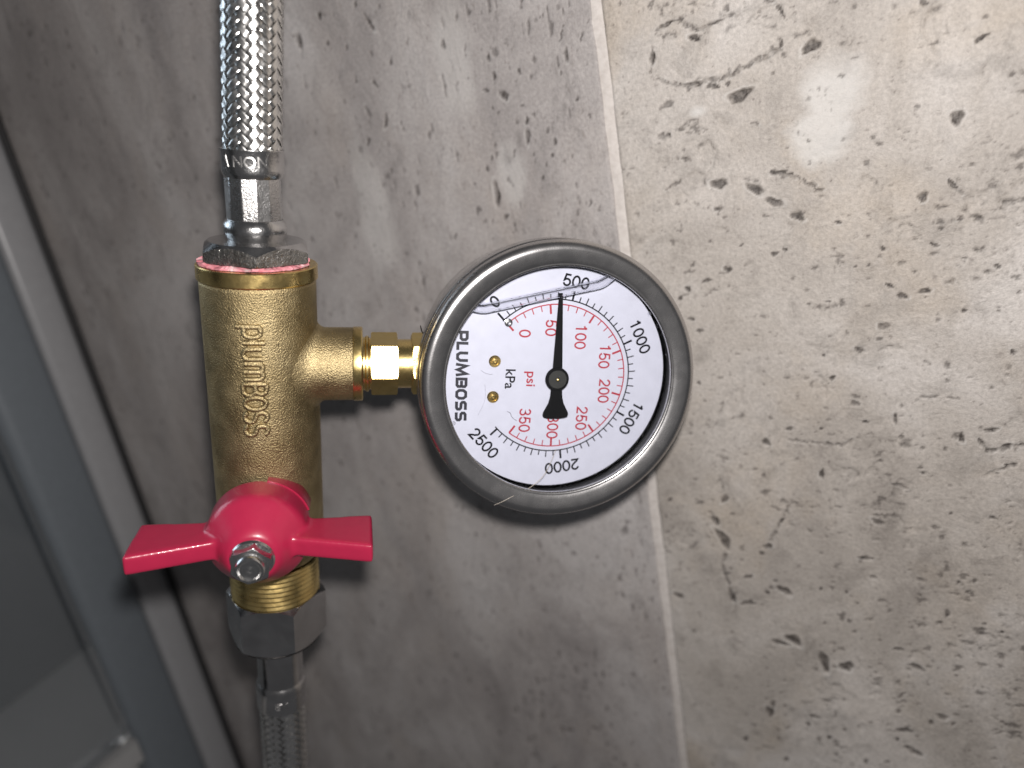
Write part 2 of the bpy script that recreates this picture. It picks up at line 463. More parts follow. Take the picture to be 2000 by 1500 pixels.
PITS = [(-46,16.3,0.58,-0.12,-0.04,-0.43,0),(-25.9,-30.8,1.86,-0.54,-0.2,-0.94,0),(-20.6,-35,1.27,-1.1,-0.48,-0.65,0),(-39.6,-24.7,1.89,-0.56,-0.3,-1.18,0),(-30.7,-26.9,2.33,-1.41,-0.39,-0.73,0),(-32.9,-3.9,2.27,1.42,0.75,-1.07,0),(-16.1,4.3,2.27,0.86,0.44,-0.89,0),(-43.7,0.8,1.77,-0,0.06,-0.57,0),(-39.4,-0.5,1.28,-0.22,-0.06,-0.78,0),(-35.6,-0.7,0.57,-0.1,-0.04,-0.55,0),(-40.1,-31.1,1.08,-0.31,-0.15,-0.6,0),(-49.8,-33.4,0.64,-0.45,-0.75,-1.06,1),(-39.5,-36.9,1.24,-0.11,-0.06,-0.89,1),(-38.7,-47.6,1.01,-0.07,-0.06,-0.92,0),(-26.5,-44.2,0.89,-0.07,-0.03,-0.63,0),(-23.8,-43.3,0.7,-0.06,-0.02,-0.5,0),(-34.8,-41.3,0.49,-0.04,-0.02,-0.38,0),(-51.6,-10.6,0.63,-0.09,-0.07,-0.72,0),(-25.8,-23.3,0.8,-0.1,-0.03,-0.59,0),(-23.3,-23.5,0.79,-0.1,-0.02,-0.47,0),(14,-16.1,1.38,0.69,0.54,-1.06,0),(17.9,-0.4,1.05,0.62,0.32,-0.53,0),(7.4,-33.2,0.83,0.25,0.39,-1.2,0),(4.2,-40.5,1.63,-0.15,0.01,-1.16,1),(11.3,-41.2,0.49,-0.05,0.01,-0.46,0),(15.1,-39.3,0.68,-0.07,0.01,-0.45,0),(14.9,-49.3,1.38,-0.1,0.04,-1.29,1),(23,-51,0.67,-0.05,0.03,-0.58,0),(0.4,-54.3,0.9,-0.43,-0.14,-0.46,0),(3.3,-57.2,1.16,-0.06,0.01,-0.74,0),(8.3,-56.3,1.31,0.2,0.09,-0.54,0),(-0.9,-65,1.2,-0.04,0,-1.03,0),(1.3,-71.2,2.18,-0.04,0.01,-1.05,1),(-1.8,-68.5,0.77,-0.02,-0,-0.52,0),(-50.1,-52.4,1.07,-0.06,-0.06,-0.69,0),(-44.7,-50.3,1.15,0.24,0.11,-0.6,0),(-52.4,-54.9,0.68,-0.03,-0.06,-0.7,0),(-49.9,-61.2,1.08,-0.04,-0.04,-0.42,0),(-47.8,-64.8,0.94,-0.03,-0.05,-0.64,0),(16.8,-61.6,0.7,-0.03,0.02,-0.55,0),(-1,-44.8,0.74,-0.06,0,-0.48,0),(10.1,-44.9,0.88,-0.65,-0.17,-0.34,0),(5.9,-51.2,0.41,-0.03,0,-0.36,0),(-4.2,-48.7,0.32,-0.02,-0,-0.37,0),(-7.4,-48.9,0.33,-0.02,-0,-0.37,0),(-10.9,-58.8,0.34,-0.02,-0.01,-0.32,0),(-18.7,-58.2,0.7,-0.03,-0.01,-0.26,0),(-13.7,-67.5,0.35,-0.01,-0.01,-0.27,0),(-6.5,-71.4,1.13,-0.02,-0.01,-0.8,0),(27.3,-72.6,0.68,-0.01,0.03,-0.62,0),(-15.3,-72.7,0.59,-0.01,-0.01,-0.48,0),(-25.5,12.8,3.45,-0.7,-0.1,-2.16,1),(9.3,3.2,2.73,-0.54,0.08,-3.66,1),(19.3,-7.4,1.11,-0.19,0.04,-0.89,1),(-41.8,-17.1,2.42,-0.32,-0.23,-3,1),(-4.1,-29.1,2.33,-0.27,-0.01,-1.6,1),(18.1,-34.9,2.26,-0.24,0.08,-2.2,1),(5.5,-20.9,0.88,-0.12,0.01,-1.08,1),(-49.3,-27.3,1.59,-0.17,-0.11,-1.26,1),(-45.1,-22.8,2.48,-0.3,-0.15,-1.85,1),(-57.9,-44.7,1.22,-0.09,-0.1,-0.95,1),(-6.9,3.8,1.63,0.29,0.3,-0.91,1),(-11.9,6.8,0.61,-0.12,-0.02,-1.01,1),(-40.2,19,2.53,-0.53,-0.07,-0.94,1),(-22.6,13.3,0.47,0.16,0.73,-1.48,0),(-25.1,15.9,1.06,-0.22,-0.02,-0.4,0),(6.9,8.9,0.92,-0.19,0.01,-0.67,0),(-53.7,9,0.61,-0.11,-0.17,-1.68,0),(-42.9,11.3,1.39,-0.27,-0.06,-0.75,0),(-53.6,7,0.86,-0.15,-0.26,-2.54,1),(3.3,-3.1,1.07,0.46,0.39,-0.77,1),(-23,-37.2,1.27,-0.12,-0.03,-0.86,1),(-13.8,-57.7,0.46,-0.02,-0.01,-0.32,0),(1.4,-38.6,1.13,-0.11,0,-0.81,1),(-9.2,-36.3,0.86,-0.09,-0.01,-0.83,1),(-10.9,-37.5,0.66,-0.06,-0.01,-0.48,0),(23.9,-36.4,1.56,-0.17,0.05,-0.98,1),(26,-32.6,1.06,0.78,0.39,-0.65,1),(-24.8,-94.8,0.88,0.03,-0.03,-0.68,0),(-16.4,-94.5,0.49,0.02,-0.01,-0.5,0),(-31.4,-99.3,1.3,-0.35,-0.24,-0.86,0),(-18,-95.5,0.36,0.01,-0.01,-0.34,0),(-16.6,-108.8,0.87,0.06,-0.03,-1.23,0),(-9.4,-107.7,2.05,-0.32,-0.24,-1.55,1),(-13.3,-79.3,0.68,-0,-0.02,-0.79,0),(-16.3,-81.9,2.06,0.01,-0.07,-2.91,1),(2,-90.8,0.52,0.01,0.01,-1.44,0),(-5.2,-92,0.67,0.02,-0,-0.65,0),(23.6,-93.5,1.4,0.05,0.03,-0.61,0),(17.2,-95.9,0.73,0.03,0.04,-1.25,0),(3.8,-111.3,2.5,0.18,0.02,-2.04,1),(8.7,-106.6,0.61,-0.24,-0.12,-0.47,0),(8,-105.1,0.51,0.03,0.01,-0.41,0),(3.1,-103.6,0.66,0.04,0.01,-1,1),(-2.2,-123.1,1.36,-0.17,-0.12,-0.89,0),(11.9,-123.3,1.17,0.12,0.01,-0.52,0),(25,-118.9,0.97,0.09,0.02,-0.41,0),(15.3,-118.6,0.51,0.05,0.01,-0.42,0),(7,-124.8,2.65,0.28,0.01,-0.88,1),(5.3,-129.7,1.35,0.16,0.01,-1.08,1),(-5.5,-135.5,1.86,0.24,-0,-0.56,0),(-28.2,-150.5,1.78,-1.35,-0.6,-1.09,0),(-33.5,-151.7,0.66,0.1,-0.04,-0.73,0),(-32.7,-134.9,1.6,0.53,0.07,-0.67,0),(-34.5,-137.5,0.81,0.1,-0.04,-0.7,0),(-45.8,-133.9,1.11,0.72,1.19,-3.5,0),(-57.8,-133.7,4.41,0.49,-0.36,-4.15,1),(-61.5,-120.8,0.71,0.06,-0.07,-0.7,0),(-39.6,-156.7,1.87,0.31,-0.06,-1.07,0),(-44.6,-154.8,0.84,0.49,0.47,-1.92,0),(-62.2,-157.6,1.51,-0.43,-0.42,-1.1,0),(-39,-146.7,1.17,0.17,-0.05,-0.83,0),(-26.5,-168.6,2.65,-0.76,-0.38,-1.28,0),(-30.7,-170.5,2.31,-0.65,-0.27,-0.86,0),(-17.4,-175.9,1.11,0.5,0.44,-3.94,0),(-11.1,-176.1,1.89,-0.53,-0.45,-1.7,0),(-3.1,-184.9,1.22,0.3,-0,-1.08,1),(3.2,-166.4,1.44,0.29,0,-0.6,0),(8,-172,1.75,-0.52,-0.23,-1.01,0),(8.2,-167.8,2.12,0.44,0.02,-1.4,1),(15.5,-151.4,0.67,0.12,0.03,-1.13,0),(13.9,-154.8,0.47,0.09,0.01,-0.57,0),(20.2,-143.2,0.58,0.09,0.02,-0.54,0),(21.7,-139.4,0.57,0.08,0.03,-0.8,0),(17.9,-140.4,0.52,0.08,0.01,-0.45,0),(25.3,-157.6,1.55,0.3,0.04,-0.94,1),(28.8,-155.3,0.51,0.1,0.02,-0.46,0),(32.9,-149.8,0.98,0.17,0.07,-1.26,1),(15.1,-189.4,1.57,-0.66,-0.25,-0.93,0),(12.3,-192.3,0.82,-0.22,-0.16,-0.75,0),(18,-191.3,0.63,0.17,0.02,-0.63,0),(4.9,-197.3,1.95,0.54,0.01,-0.99,0),(7.7,-205.1,2.33,-0.92,-0.31,-1.11,0),(3.1,-201.4,0.53,0.15,0.01,-0.78,0),(-21.2,-198.6,1.4,-0.34,-0.22,-0.82,0),(-23,-202.4,0.68,0.18,-0.03,-0.94,0),(-35,-200.2,1.24,0.32,-0.1,-2.15,0),(-33.9,-196.5,0.88,0.22,-0.05,-1.18,0),(-43.9,-214.7,1.12,0.32,-0.06,-1.01,0),(-16.8,-206.2,0.83,0.23,-0.02,-0.82,0),(-7,-199.7,0.95,0.26,-0.01,-1.81,1),(-5.9,-213.5,0.8,0.25,-0,-0.82,0),(0.4,-211.6,0.7,0.21,0,-0.69,0),(-30.6,-220.1,0.75,-0.39,-0.39,-0.98,0),(-30.9,-147,0.65,0.09,-0.03,-0.61,0),(-17.9,-148.1,0.54,0.08,-0.01,-0.6,0),(-10.7,-148.2,0.56,-0.18,-0.13,-0.48,0),(-7.8,-151.5,0.39,-0.38,-0.19,-0.33,0),(-10.1,-158.5,0.78,-0.47,-0.23,-0.57,0),(-43.9,-156.3,0.69,0.11,-0.05,-0.86,0),(-47.8,-127.2,0.77,0.57,0.72,-1.63,0),(27.3,-97.8,0.81,0.04,0.04,-0.77,0),(-46.1,-115,1.65,0.12,-0.12,-1.72,1),(-44.4,-119.1,1.15,0.1,-0.08,-1.15,0),(-3.6,-107.1,1.69,0.11,-0,-1.19,1),(0.5,-118,3.99,-0.55,-0.23,-1.74,1),(30,-122,1.19,0.13,0.05,-0.99,1),(31.8,-128.9,1.19,0.15,0.05,-1.01,1),(-7.8,-86.6,1.07,0.02,-0.01,-0.72,0),(-1.6,-77.2,0.51,-0,-0,-1.23,1),(-39.5,-87.6,3.83,0.06,-0.22,-3.47,1),(-49.3,-80.8,0.56,0,-0.04,-0.52,0),(-77,13.7,0.58,-0.11,-0.22,-1.45,0),(-91.3,12.1,0.61,-0.11,-0.14,-0.77,0),(-87.3,10.9,1.01,-0.18,-0.1,-0.6,1),(-100,17.2,0.6,-0.2,-0.39,-0.89,0),(-99,12.4,0.53,-0.09,-0.21,-1.09,0),(-97.1,6.8,1.55,-0.93,-0.54,-0.66,0),(-102.5,8.9,0.97,-0.16,-0.09,-0.44,0),(-91.9,3,0.73,-0.11,-0.09,-0.53,0),(-91.2,-1,0.52,-0.08,-0.17,-0.99,0),(-88.9,0.1,0.31,-0.05,-0.14,-0.8,0),(-91.7,-5.3,0.53,-0.07,-0.4,-2.29,0),(-83.6,-7.9,0.46,-0.06,-0.18,-1.13,0),(-82,-9,2.03,-0.28,-0.21,-1.36,2),(-75.5,2.2,0.39,-0.06,-0.11,-0.77,0),(-78.2,4.4,0.59,-0.1,-0.2,-1.29,1),(-72.6,-2.4,0.39,-0.06,-0.07,-0.52,0),(-79.2,9.4,0.34,-0.06,-0.09,-0.59,0),(-79.7,12.3,0.24,-0.04,-0.26,-1.68,0),(-104.5,-20.2,1.03,-0.04,-0.3,-3.25,0),(-102.7,-27,0.79,-0.08,-0.17,-0.91,0),(-90.5,-10.4,0.37,-0.05,-0.08,-0.46,0),(-85,-11.4,0.41,-0.05,-0.12,-0.74,0),(-81.7,-13.5,0.31,-0.04,-0.06,-0.41,0),(-87.3,-13.7,0.31,-0.04,-0.08,-0.47,0),(-76.8,-6.5,0.69,-0.1,-0.14,-0.98,1),(-96.8,-9.4,0.38,-0.05,-0.22,-1.17,0),(-104.2,-9.8,0.39,-0.05,-0.21,-1.05,0),(-106.2,-12.3,0.45,-0.06,-0.17,-0.87,0),(-102.4,-6.2,0.27,-0.04,-0.15,-0.75,0),(-136.9,33.6,0.57,0.12,1.04,-2.41,0),(-163.9,33.6,0.94,-0,0.11,-2.88,0),(-154,38.9,0.75,-0.15,-0.32,-0.98,0),(-140.3,39.1,0.53,-0.11,-0.28,-0.95,0),(-145.9,19,0.44,-0.07,-0.25,-0.85,0),(-139.3,16.9,0.54,0.13,0.48,-1.14,0),(-153.2,31,0.32,-0.06,-0.29,-0.91,0),(-146.7,28.4,0.37,-0.07,-0.3,-1,0),(-132,21.9,0.41,-0.07,-0.3,-1.13,0),(-138.2,5.8,0.62,-0.09,-0.46,-1.7,0),(-146.2,0.9,0.58,-0.08,-0.31,-1.1,0),(-114,5.6,1.41,-0.22,-0.18,-0.83,2),(-107.6,12.7,0.22,-0.04,-0.11,-0.53,0),(-101.2,4,0.27,-0.04,-0.11,-0.54,0),(-113.5,23.1,0.65,0.11,0.43,-1.31,0),(-72.2,17,0.28,-0.05,-0.13,-0.89,0),(-76.2,24.1,0.28,-0.06,-0.1,-0.64,0),(-82,24.3,0.19,-0.04,-0.07,-0.4,0),(-83.1,23.9,0.19,-0.04,-0.05,-0.32,0),(-92.8,9.9,0.26,-0.04,-0.06,-0.35,0),(-99.6,2.4,0.27,-0.04,-0.09,-0.45,0),(-77.4,19.2,0.23,-0.08,-0.73,-1.92,0),(-69.3,20.1,0.55,-0.11,-0.09,-0.63,1),(-88.9,-17.1,0.32,-0.04,-0.14,-0.85,0),(-75.4,-25.8,0.3,-0.03,-0.1,-0.76,0),(-71.2,-36.9,1.52,-0.13,-0.15,-1.17,1),(-108.2,-33,0.23,-0.02,-0.04,-0.21,0),(-78.8,0.1,2.95,-0.46,-0.26,-1.75,2),(-98.2,-10.6,3.78,-0.49,-0.44,-2.37,2),(-94.5,-5.9,1.59,-0.22,-0.67,-3.71,2),(-121.6,31.9,2.23,-0.45,-0.64,-2.57,2),(-135.3,34.6,2.92,-0.59,-0.74,-2.62,2)]
CRACKS = [[(-53.6,10.4),(-54.7,5.5),(-51.6,2.4),(-45.6,0.5),(-39.5,0.9),(-34.9,0.9),(-31.3,2.8),(-27.4,3.7),(-22.9,5.3),(-22.5,7.8)],[(12,-29.6),(14.9,-32.7)],[(-46.5,-17.4),(-50.2,-16.8)],[(-24.7,-23.4),(-19.7,-25.5),(-15.1,-29)],[(-52.9,-24.1),(-48.8,-22.3)],[(-52.8,14.8),(-47.2,16.4),(-42.2,12.7),(-34.5,14.7)],[(-25.7,-98.4),(-18.1,-98.9),(-11.4,-99.5),(-9.3,-98.6)],[(20.8,-95.7),(23,-99.5),(27.3,-98.1),(30.8,-97.6)],[(1.5,-110.6),(4.2,-111.7)],[(-46.9,-131.5),(-44.7,-136.3),(-46.9,-143.7),(-44.5,-152.7),(-43.9,-156.8)],[(23,-106.6),(28.8,-103.1)],[(-49.3,-124.9),(-47.1,-128.1)],[(-25.8,-119.9),(-32.7,-134.9)]]
PALES = [(-10.5, -8.5, 8.0, 10.5), (-13.5, -15.0, 8.0, 6.5), (-43.5, -6.0, 4.0, 2.2), (-150, -20, 7, 24), (-110, 20, 6, 16), (-98, -15, 5, 10)]

# frames of the fitting (mm, room axes: x along the wall, y into it, z up)
GAUGE = frame((-75.113, -42.559, -62.239), (-0.1558, -0.2059, -0.9661), (0.7844, 0.5687, -0.2477), (0.6004, -0.7964, 0.0729))
VALVE = frame((-140.283, -72.804, -46.938), (0.78883, 0.5748, -0.2176), (-0.58168, 0.81254, 0.03773), (0.1985, 0.09681, 0.97531))
V2G = mm4(GAUGE).inverted() @ mm4(VALVE)
Rx90 = Matrix.Rotation(PI / 2, 4, 'X')           # lathe axis z -> -y
ALONG_X = Matrix.Rotation(PI / 2, 4, 'Y')        # lathe axis z -> +x

# ================================================================== tiled wall
def tile_obj(name, xs, zs, parent, mat, seed, vertical, density, thick=9.0):
    rng = np.random.default_rng(seed)
    nx, nz = len(xs), len(zs)
    X, Z = np.meshgrid(xs, zs, indexing='ij')
    H = np.zeros((nx, nz)); P = np.zeros((nx, nz)); pale = np.zeros((nx, nz))
    # rng-driven relief (mm) and dark and pale colour masks, all in the tile's own plane

    def stamp(cx, cz, ax, az, bx, bz, typ, strength=1.0, depth=None):
        ext = 1.7
        hx = ext * (abs(ax) + abs(bx)); hz = ext * (abs(az) + abs(bz))
        i0, i1 = np.searchsorted(xs, (cx - hx, cx + hx)); j0, j1 = np.searchsorted(zs, (cz - hz, cz + hz))
        if i1 - i0 < 1 or j1 - j0 < 1:
            return
        dx = X[i0:i1, j0:j1] - cx; dz = Z[i0:i1, j0:j1] - cz
        det = ax * bz - az * bx
        if abs(det) < 1e-6:
            return
        s = (dx * bz - dz * bx) / det; t = (dz * ax - dx * az) / det
        th = np.arctan2(t, s); ph = rng.random(4) * 6.28
        rad = np.hypot(s, t) * (1 + 0.17 * np.sin(2 * th + ph[0]) + 0.13 * np.sin(3 * th + ph[1]) + 0.10 * np.sin(5 * th + ph[2]))
        size = math.sqrt(abs(det))
        d = depth if depth else min(0.9, 0.40 * size + 0.10)
        if typ == 1:
            arc = 0.25 + 0.75 * np.clip(np.cos(th - ph[3]) * 0.8 + 0.35, 0, 1)
            m = np.exp(-((rad - 1) / (0.12 + 0.10 / max(size, 0.5))) ** 2) * arc * np.clip(0.55 + 0.6 * np.sin(4 * th + ph[1]), 0.15, 1)
            hm = np.clip((1.05 - rad) / 0.25, 0, 1)
            H[i0:i1, j0:j1] -= 0.35 * d * hm
            P[i0:i1, j0:j1] = np.maximum(P[i0:i1, j0:j1], 0.62 * m * strength)
            H[i0:i1, j0:j1] -= 0.25 * m * min(size, 1)
        elif typ == 2:
            m = np.clip(1.2 - rad, 0, 1) ** 1.5
            P[i0:i1, j0:j1] = np.maximum(P[i0:i1, j0:j1], 0.33 * m * strength)
        else:
            m = np.clip((1.18 - rad) / 0.45, 0, 1); m = m * m * (3 - 2 * m)
            H[i0:i1, j0:j1] -= d * m
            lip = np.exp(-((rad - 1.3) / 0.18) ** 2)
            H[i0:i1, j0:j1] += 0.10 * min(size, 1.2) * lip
            pale[i0:i1, j0:j1] = np.maximum(pale[i0:i1, j0:j1], 0.35 * min(size, 1.0) * lip * np.clip(0.4 + 0.8 * np.sin(th + ph[2]), 0, 1))  # lit rim of each pit, painted as paler tile colour
            P[i0:i1, j0:j1] = np.maximum(P[i0:i1, j0:j1], (0.98 * m * (0.72 + 0.28 * np.clip(t * 0.6 + 0.5, 0, 1))) * strength)

    for e in PITS:
        if xs[0] < e[0] < xs[-1]:
            stamp(*e)
    for pl in CRACKS:
        if not xs[0] < pl[0][0] < xs[-1]:
            continue
        for (xa, za), (xb, zb) in zip(pl[:-1], pl[1:]):
            ln = math.hypot(xb - xa, zb - za); n = max(2, int(ln / 0.9))
            for k in range(n):
                f = (k + rng.random()) / n
                r = 0.28 + 0.45 * rng.random()
                an = math.atan2(zb - za, xb - xa) + rng.normal() * 0.3
                stamp(xa + (xb - xa) * f + rng.normal() * 0.18, za + (zb - za) * f + rng.normal() * 0.18,
                      1.9 * r * math.cos(an), 1.9 * r * math.sin(an), -0.7 * r * math.sin(an), 0.7 * r * math.cos(an), 0, 0.35 + 0.6 * rng.random())
    # weathered grain: drifts of small ragged pits broken out of fractal noise
    def vnoise(sx_, sz_):
        gx = (X - xs[0]) / sx_; gz = (Z - zs[0]) / sz_
        G = rng.random((int(gx.max()) + 3, int(gz.max()) + 3))
        i = gx.astype(int); j = gz.astype(int); fx = gx - i; fz = gz - j
        fx = fx * fx * (3 - 2 * fx); fz = fz * fz * (3 - 2 * fz)
        return (G[i, j] * (1 - fx) + G[i + 1, j] * fx) * (1 - fz) + (G[i, j + 1] * (1 - fx) + G[i + 1, j + 1] * fx) * fz
    kx, kz = (0.8, 2.0) if vertical else (1.35, 0.95)
    def fbm(s, n):
        return sum(vnoise(s * kx / 2 ** k, s * kz / 2 ** k) * 0.5 ** k for k in range(n)) / sum(0.5 ** k for k in range(n))
    zone = np.clip((0.5 * vnoise(30, 34) + 0.3 * vnoise(13, 12) + 0.2 * vnoise(6, 6) - 0.50) / 0.22, 0, 1)
    if vertical:
        zone *= 0.75 * np.clip((X + 215) / 110, 0.10, 1)
    f1 = fbm(1.9, 4); f2 = fbm(0.95, 3)
    g1 = np.clip((f1 - (0.75 - 0.10 * zone)) / 0.06, 0, 1); g2 = np.clip((f2 - (0.80 - 0.12 * zone)) / 0.07, 0, 1)
    W = np.clip(0.75 * g1 + 0.5 * g2, 0, 1)
    H -= 0.30 * g1 + 0.12 * g2 + 0.16 * (fbm(3.4, 4) - 0.5) * (0.4 + zone)
    brk = fbm(1.5, 3)
    P = np.clip(P * 1.25 - 0.55 * np.clip(brk - 0.42, 0, 1) * (P < 0.98) * 1.6, 0, 1)
    P = np.maximum(P, W * 0.9)
    for cx, cz, rx, rz in PALES:
        d_ = np.hypot((X - cx) / rx, (Z - cz) / rz) + 1.5 * (fbm(9.0, 4) - 0.5)
        pale = np.maximum(pale, np.clip((1.05 - d_) / 0.55, 0, 1) * (0.6 if cx > -67 else 0.3))
    # small scattered pits, in drifts
    cl = [(rng.uniform(xs[0], xs[-1]), rng.uniform(zs[0], zs[-1])) for _ in range(int(density * 0.10))]
    for k in range(density):
        if rng.random() < 0.65:
            c = cl[rng.integers(len(cl))]
            cx, cz = c[0] + rng.normal() * 8, c[1] + rng.normal() * 8
        else:
            cx, cz = rng.uniform(xs[0], xs[-1]), rng.uniform(zs[0], zs[-1])
        r = 0.16 + 0.42 * rng.random() ** 3
        if vertical:
            an = PI / 2 + rng.normal() * 0.28 + 0.05; el = rng.uniform(1.6, 3.6)
        else:
            an = rng.normal() * 0.7 - 0.15; el = rng.uniform(1.0, 2.4)
        stamp(cx, cz, el * r * math.cos(an), el * r * math.sin(an), -r * math.sin(an), r * math.cos(an), 0 if rng.random() < 0.8 else 1, rng.uniform(0.3, 0.95))
    # gentle rolling relief, pillowed edges
    for sc, am in ((34, 0.16), (13, 0.07), (5, 0.035)):
        a, b, c, d = rng.random(4) * 6.28
        H += am * (np.sin(X / sc * 2 + a + 0.7 * np.sin(Z / sc + b)) * np.sin(Z / sc * 1.6 + c + 0.8 * np.sin(X / sc * 1.3 + d)))
    e = np.minimum(np.minimum(X - xs[0], xs[-1] - X), np.minimum(Z - zs[0], zs[-1] - Z))
    H -= 0.9 * np.clip(1 - e / 1.1, 0, 1) ** 2
    co = np.stack([X, -H, Z], -1).reshape(-1, 3)
    bk = co.reshape(nx, nz, 3)
    ring = [bk[i, 0] for i in range(nx)] + [bk[nx - 1, j] for j in range(1, nz)] + [bk[i, nz - 1] for i in range(nx - 2, -1, -1)] + [bk[0, j] for j in range(nz - 2, 0, -1)]
    ridx = [i * nz for i in range(nx)] + [(nx - 1) * nz + j for j in range(1, nz)] + [i * nz + nz - 1 for i in range(nx - 2, -1, -1)] + [j for j in range(nz - 2, 0, -1)]
    ring = np.array(ring); ring[:, 1] = thick
    n0 = len(co)
    co = np.concatenate([co, ring]) * MM
    I = np.arange(nx * nz).reshape(nx, nz)
    q = np.stack([I[:-1, :-1], I[1:, :-1], I[1:, 1:], I[:-1, 1:]], -1).reshape(-1, 4)
    rn = len(ridx); ra = np.array(ridx); k = np.arange(rn)
    side = np.stack([ra, n0 + k, n0 + (k + 1) % rn, ra[(k + 1) % rn]], -1)
    q = np.concatenate([q, side])
    me = bpy.data.meshes.new(name)
    me.vertices.add(len(co)); me.vertices.foreach_set('co', co.astype(np.float32).ravel())
    me.loops.add(q.size); me.loops.foreach_set('vertex_index', q.astype(np.int32).ravel())
    me.polygons.add(len(q)); me.polygons.foreach_set('loop_start', (np.arange(len(q)) * 4).astype(np.int32))
    me.update(calc_edges=True)
    at = me.attributes.new('pit', 'FLOAT', 'POINT')
    at.data.foreach_set('value', np.concatenate([P.ravel(), np.zeros(rn)]).astype(np.float32))
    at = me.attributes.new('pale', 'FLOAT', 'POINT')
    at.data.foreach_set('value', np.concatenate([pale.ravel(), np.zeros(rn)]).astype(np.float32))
    me.shade_smooth()
    me.materials.append(MAT[mat])
    o = bpy.data.objects.new(name, me)
    COL.objects.link(o)
    o.parent = parent
    return o

def span(*segs):
    out = []
    for a, b, st in segs:
        n = max(1, int(round((b - a) / st)))
        out += list(np.linspace(a, b, n, endpoint=False))
    out.append(segs[-1][1])
    return np.array(out)

wb = MB().box(-343, 260, 9.2, 18, -480, 118)
wall = wb.build('wall', 'grout', world=True, smooth=0)
tag(wall, kind='structure')
for gx_ in (-67.0,):
    gm = MB(); rows = []
    for k in range(300):
        zz = -479.5 + 597 * k / 299
        wv = 0.10 * math.sin(zz * 0.21) + 0.07 * math.sin(zz * 0.53 + 1)
        rows.append([(gx_ - 2.0, 9.1, zz), (gx_ - 2.0, 0.55 + wv, zz), (gx_ - 0.7, 0.42 + wv, zz), (gx_ + 0.7, 0.42 - wv, zz), (gx_ + 2.0, 0.6 - wv, zz), (gx_ + 2.0, 9.1, zz)])
    gm.grid(rows, 300, 6).build('grout_joint', 'grout', wall)
xa = span((-65.9, -60, 0.35), (-60, 45, 0.42), (45, 233, 4.0))
za = span((-480, -245, 4.0), (-245, 35, 0.42), (35, 118, 4.0))
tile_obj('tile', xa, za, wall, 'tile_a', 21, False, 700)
xb = span((-345, -330, 3.0), (-330, -200, 0.8), (-200, -68.1, 0.48))
zb = span((-480, -330, 4.0), (-330, -120, 0.75), (-120, 85, 0.55), (85, 118, 4.0))
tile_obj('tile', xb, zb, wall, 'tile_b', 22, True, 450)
# ================================================================== shower screen at the left
scr = empty('shower_screen', Matrix.Translation((-0.3257, -0.02, ZOFF - 0.42)), 'blurred grey framed glass screen standing against the wall at left', 'screen')
ST = Matrix.Translation((325.7, 20, 420))
def profile_bar(x0, x1, y0, y1, z0, z1, r=1.2):
    m = MB()
    poly = []
    for cx, cy, a in ((x1 - r, y1 - r, 0), (x0 + r, y1 - r, 90), (x0 + r, y0 + r, 180), (x1 - r, y0 + r, 270)):
        for k in range(4):
            t = math.radians(a + 30 * k); poly.append((cx + r * math.cos(t), cy + r * math.sin(t)))
    return m.prism(poly, z0, z1)
profile_bar(-333, -323.5, -18.2, -0.8, -420, 300, 3.5).build('wall_channel', 'aluminium', scr, T=ST)
profile_bar(-323.4, -320.6, -3.4, -0.6, -420, 300, 0.8).build('seal', 'seal', scr, T=ST)
profile_bar(-336, -321.5, -46, -18.6, -420, 300, 5.0).build('frame_stile', 'blue_frame', scr, T=ST)
MB().box(-331, -325, -420, -46.2, -246, 300).build('glass_pane', 'screen_glass', scr, T=ST, smooth=0)
profile_bar(-335, -321, -420, -46.3, -259, -247.5, 1.5).build('bottom_rail', 'rail', scr, T=ST)
lg = MB().box(-452, -346, -420, 500, -300, -259.5).build('ledge', 'ledge', world=True, smooth=0)
tag(lg, kind='structure')
sp_ = MB().box(-452, -440, -420, 500, -259.2, -92).build('side_panel', 'panel', world=True, smooth=0)
tag(sp_, kind='structure')

# ================================================================== ball valve with a tee branch
valve = empty('ball_valve', VALVE, 'cast brass tee ball valve with raised lettering and a red butterfly handle', 'valve')
R_B, R_T = 13.55, 9.35
bd = MB()
prof = [(0.5, 21.9), (R_B - 0.35, 21.9), (R_B, 21.3)] + [(R_B, z) for z in range(21, -47, -1)] + [(R_B - 0.15, -47.2), (R_B - 0.9, -48.0), (12.3, -48.8), (12.2, -53.6), (11.9, -54.0), (0.5, -54.0)]
bd.lathe(prof, 160)
# branch with a cast fillet where it leaves the barrel
FIL = 2.3
rows = []
nb = 96
def flare(t):
    return FIL * (1 - math.sqrt(max(0, 1 - (1 - t) ** 2)))
ts = [0.0, 0.04, 0.1, 0.18, 0.28, 0.4, 0.55, 0.75, 1.0]
for t in ts:
    row = []
    for k in range(nb):
        b = 2 * PI * k / nb
        rr = R_T + flare(t)
        y, z = rr * math.cos(b), rr * math.sin(b)
        x = math.sqrt(max(0.0, R_B ** 2 - y * y)) - 0.12 + FIL * t
        row.append((x, y, z))
    rows.append(row)
for x in (18.5, 20, 22.2):
    rows.append([(max(x, rows[8][k][0] + 0.2), R_T * math.cos(2 * PI * k / nb), R_T * math.sin(2 * PI * k / nb)) for k in range(nb)])
rows.append([(22.2, 5.0 * math.cos(2 * PI * k / nb), 5.0 * math.sin(2 * PI * k / nb)) for k in range(nb)])
bd.grid(rows, len(rows), nb, cv=True)
bd.build('body', 'cast_brass', valve)
MB().lathe([(9, 25.6), (13.75, 25.6), (14.0, 25.35), (14.05, 22.3), (13.8, 21.95), (9, 21.95)], 128).build('rim', 'brass', valve)
MB().lathe([(4, 22.25), (9.45, 22.25), (9.55, 22.5), (9.55, 24.3), (9.3, 24.6), (4, 24.6)], 96, T=ALONG_X).build('branch_rim', 'brass', valve)

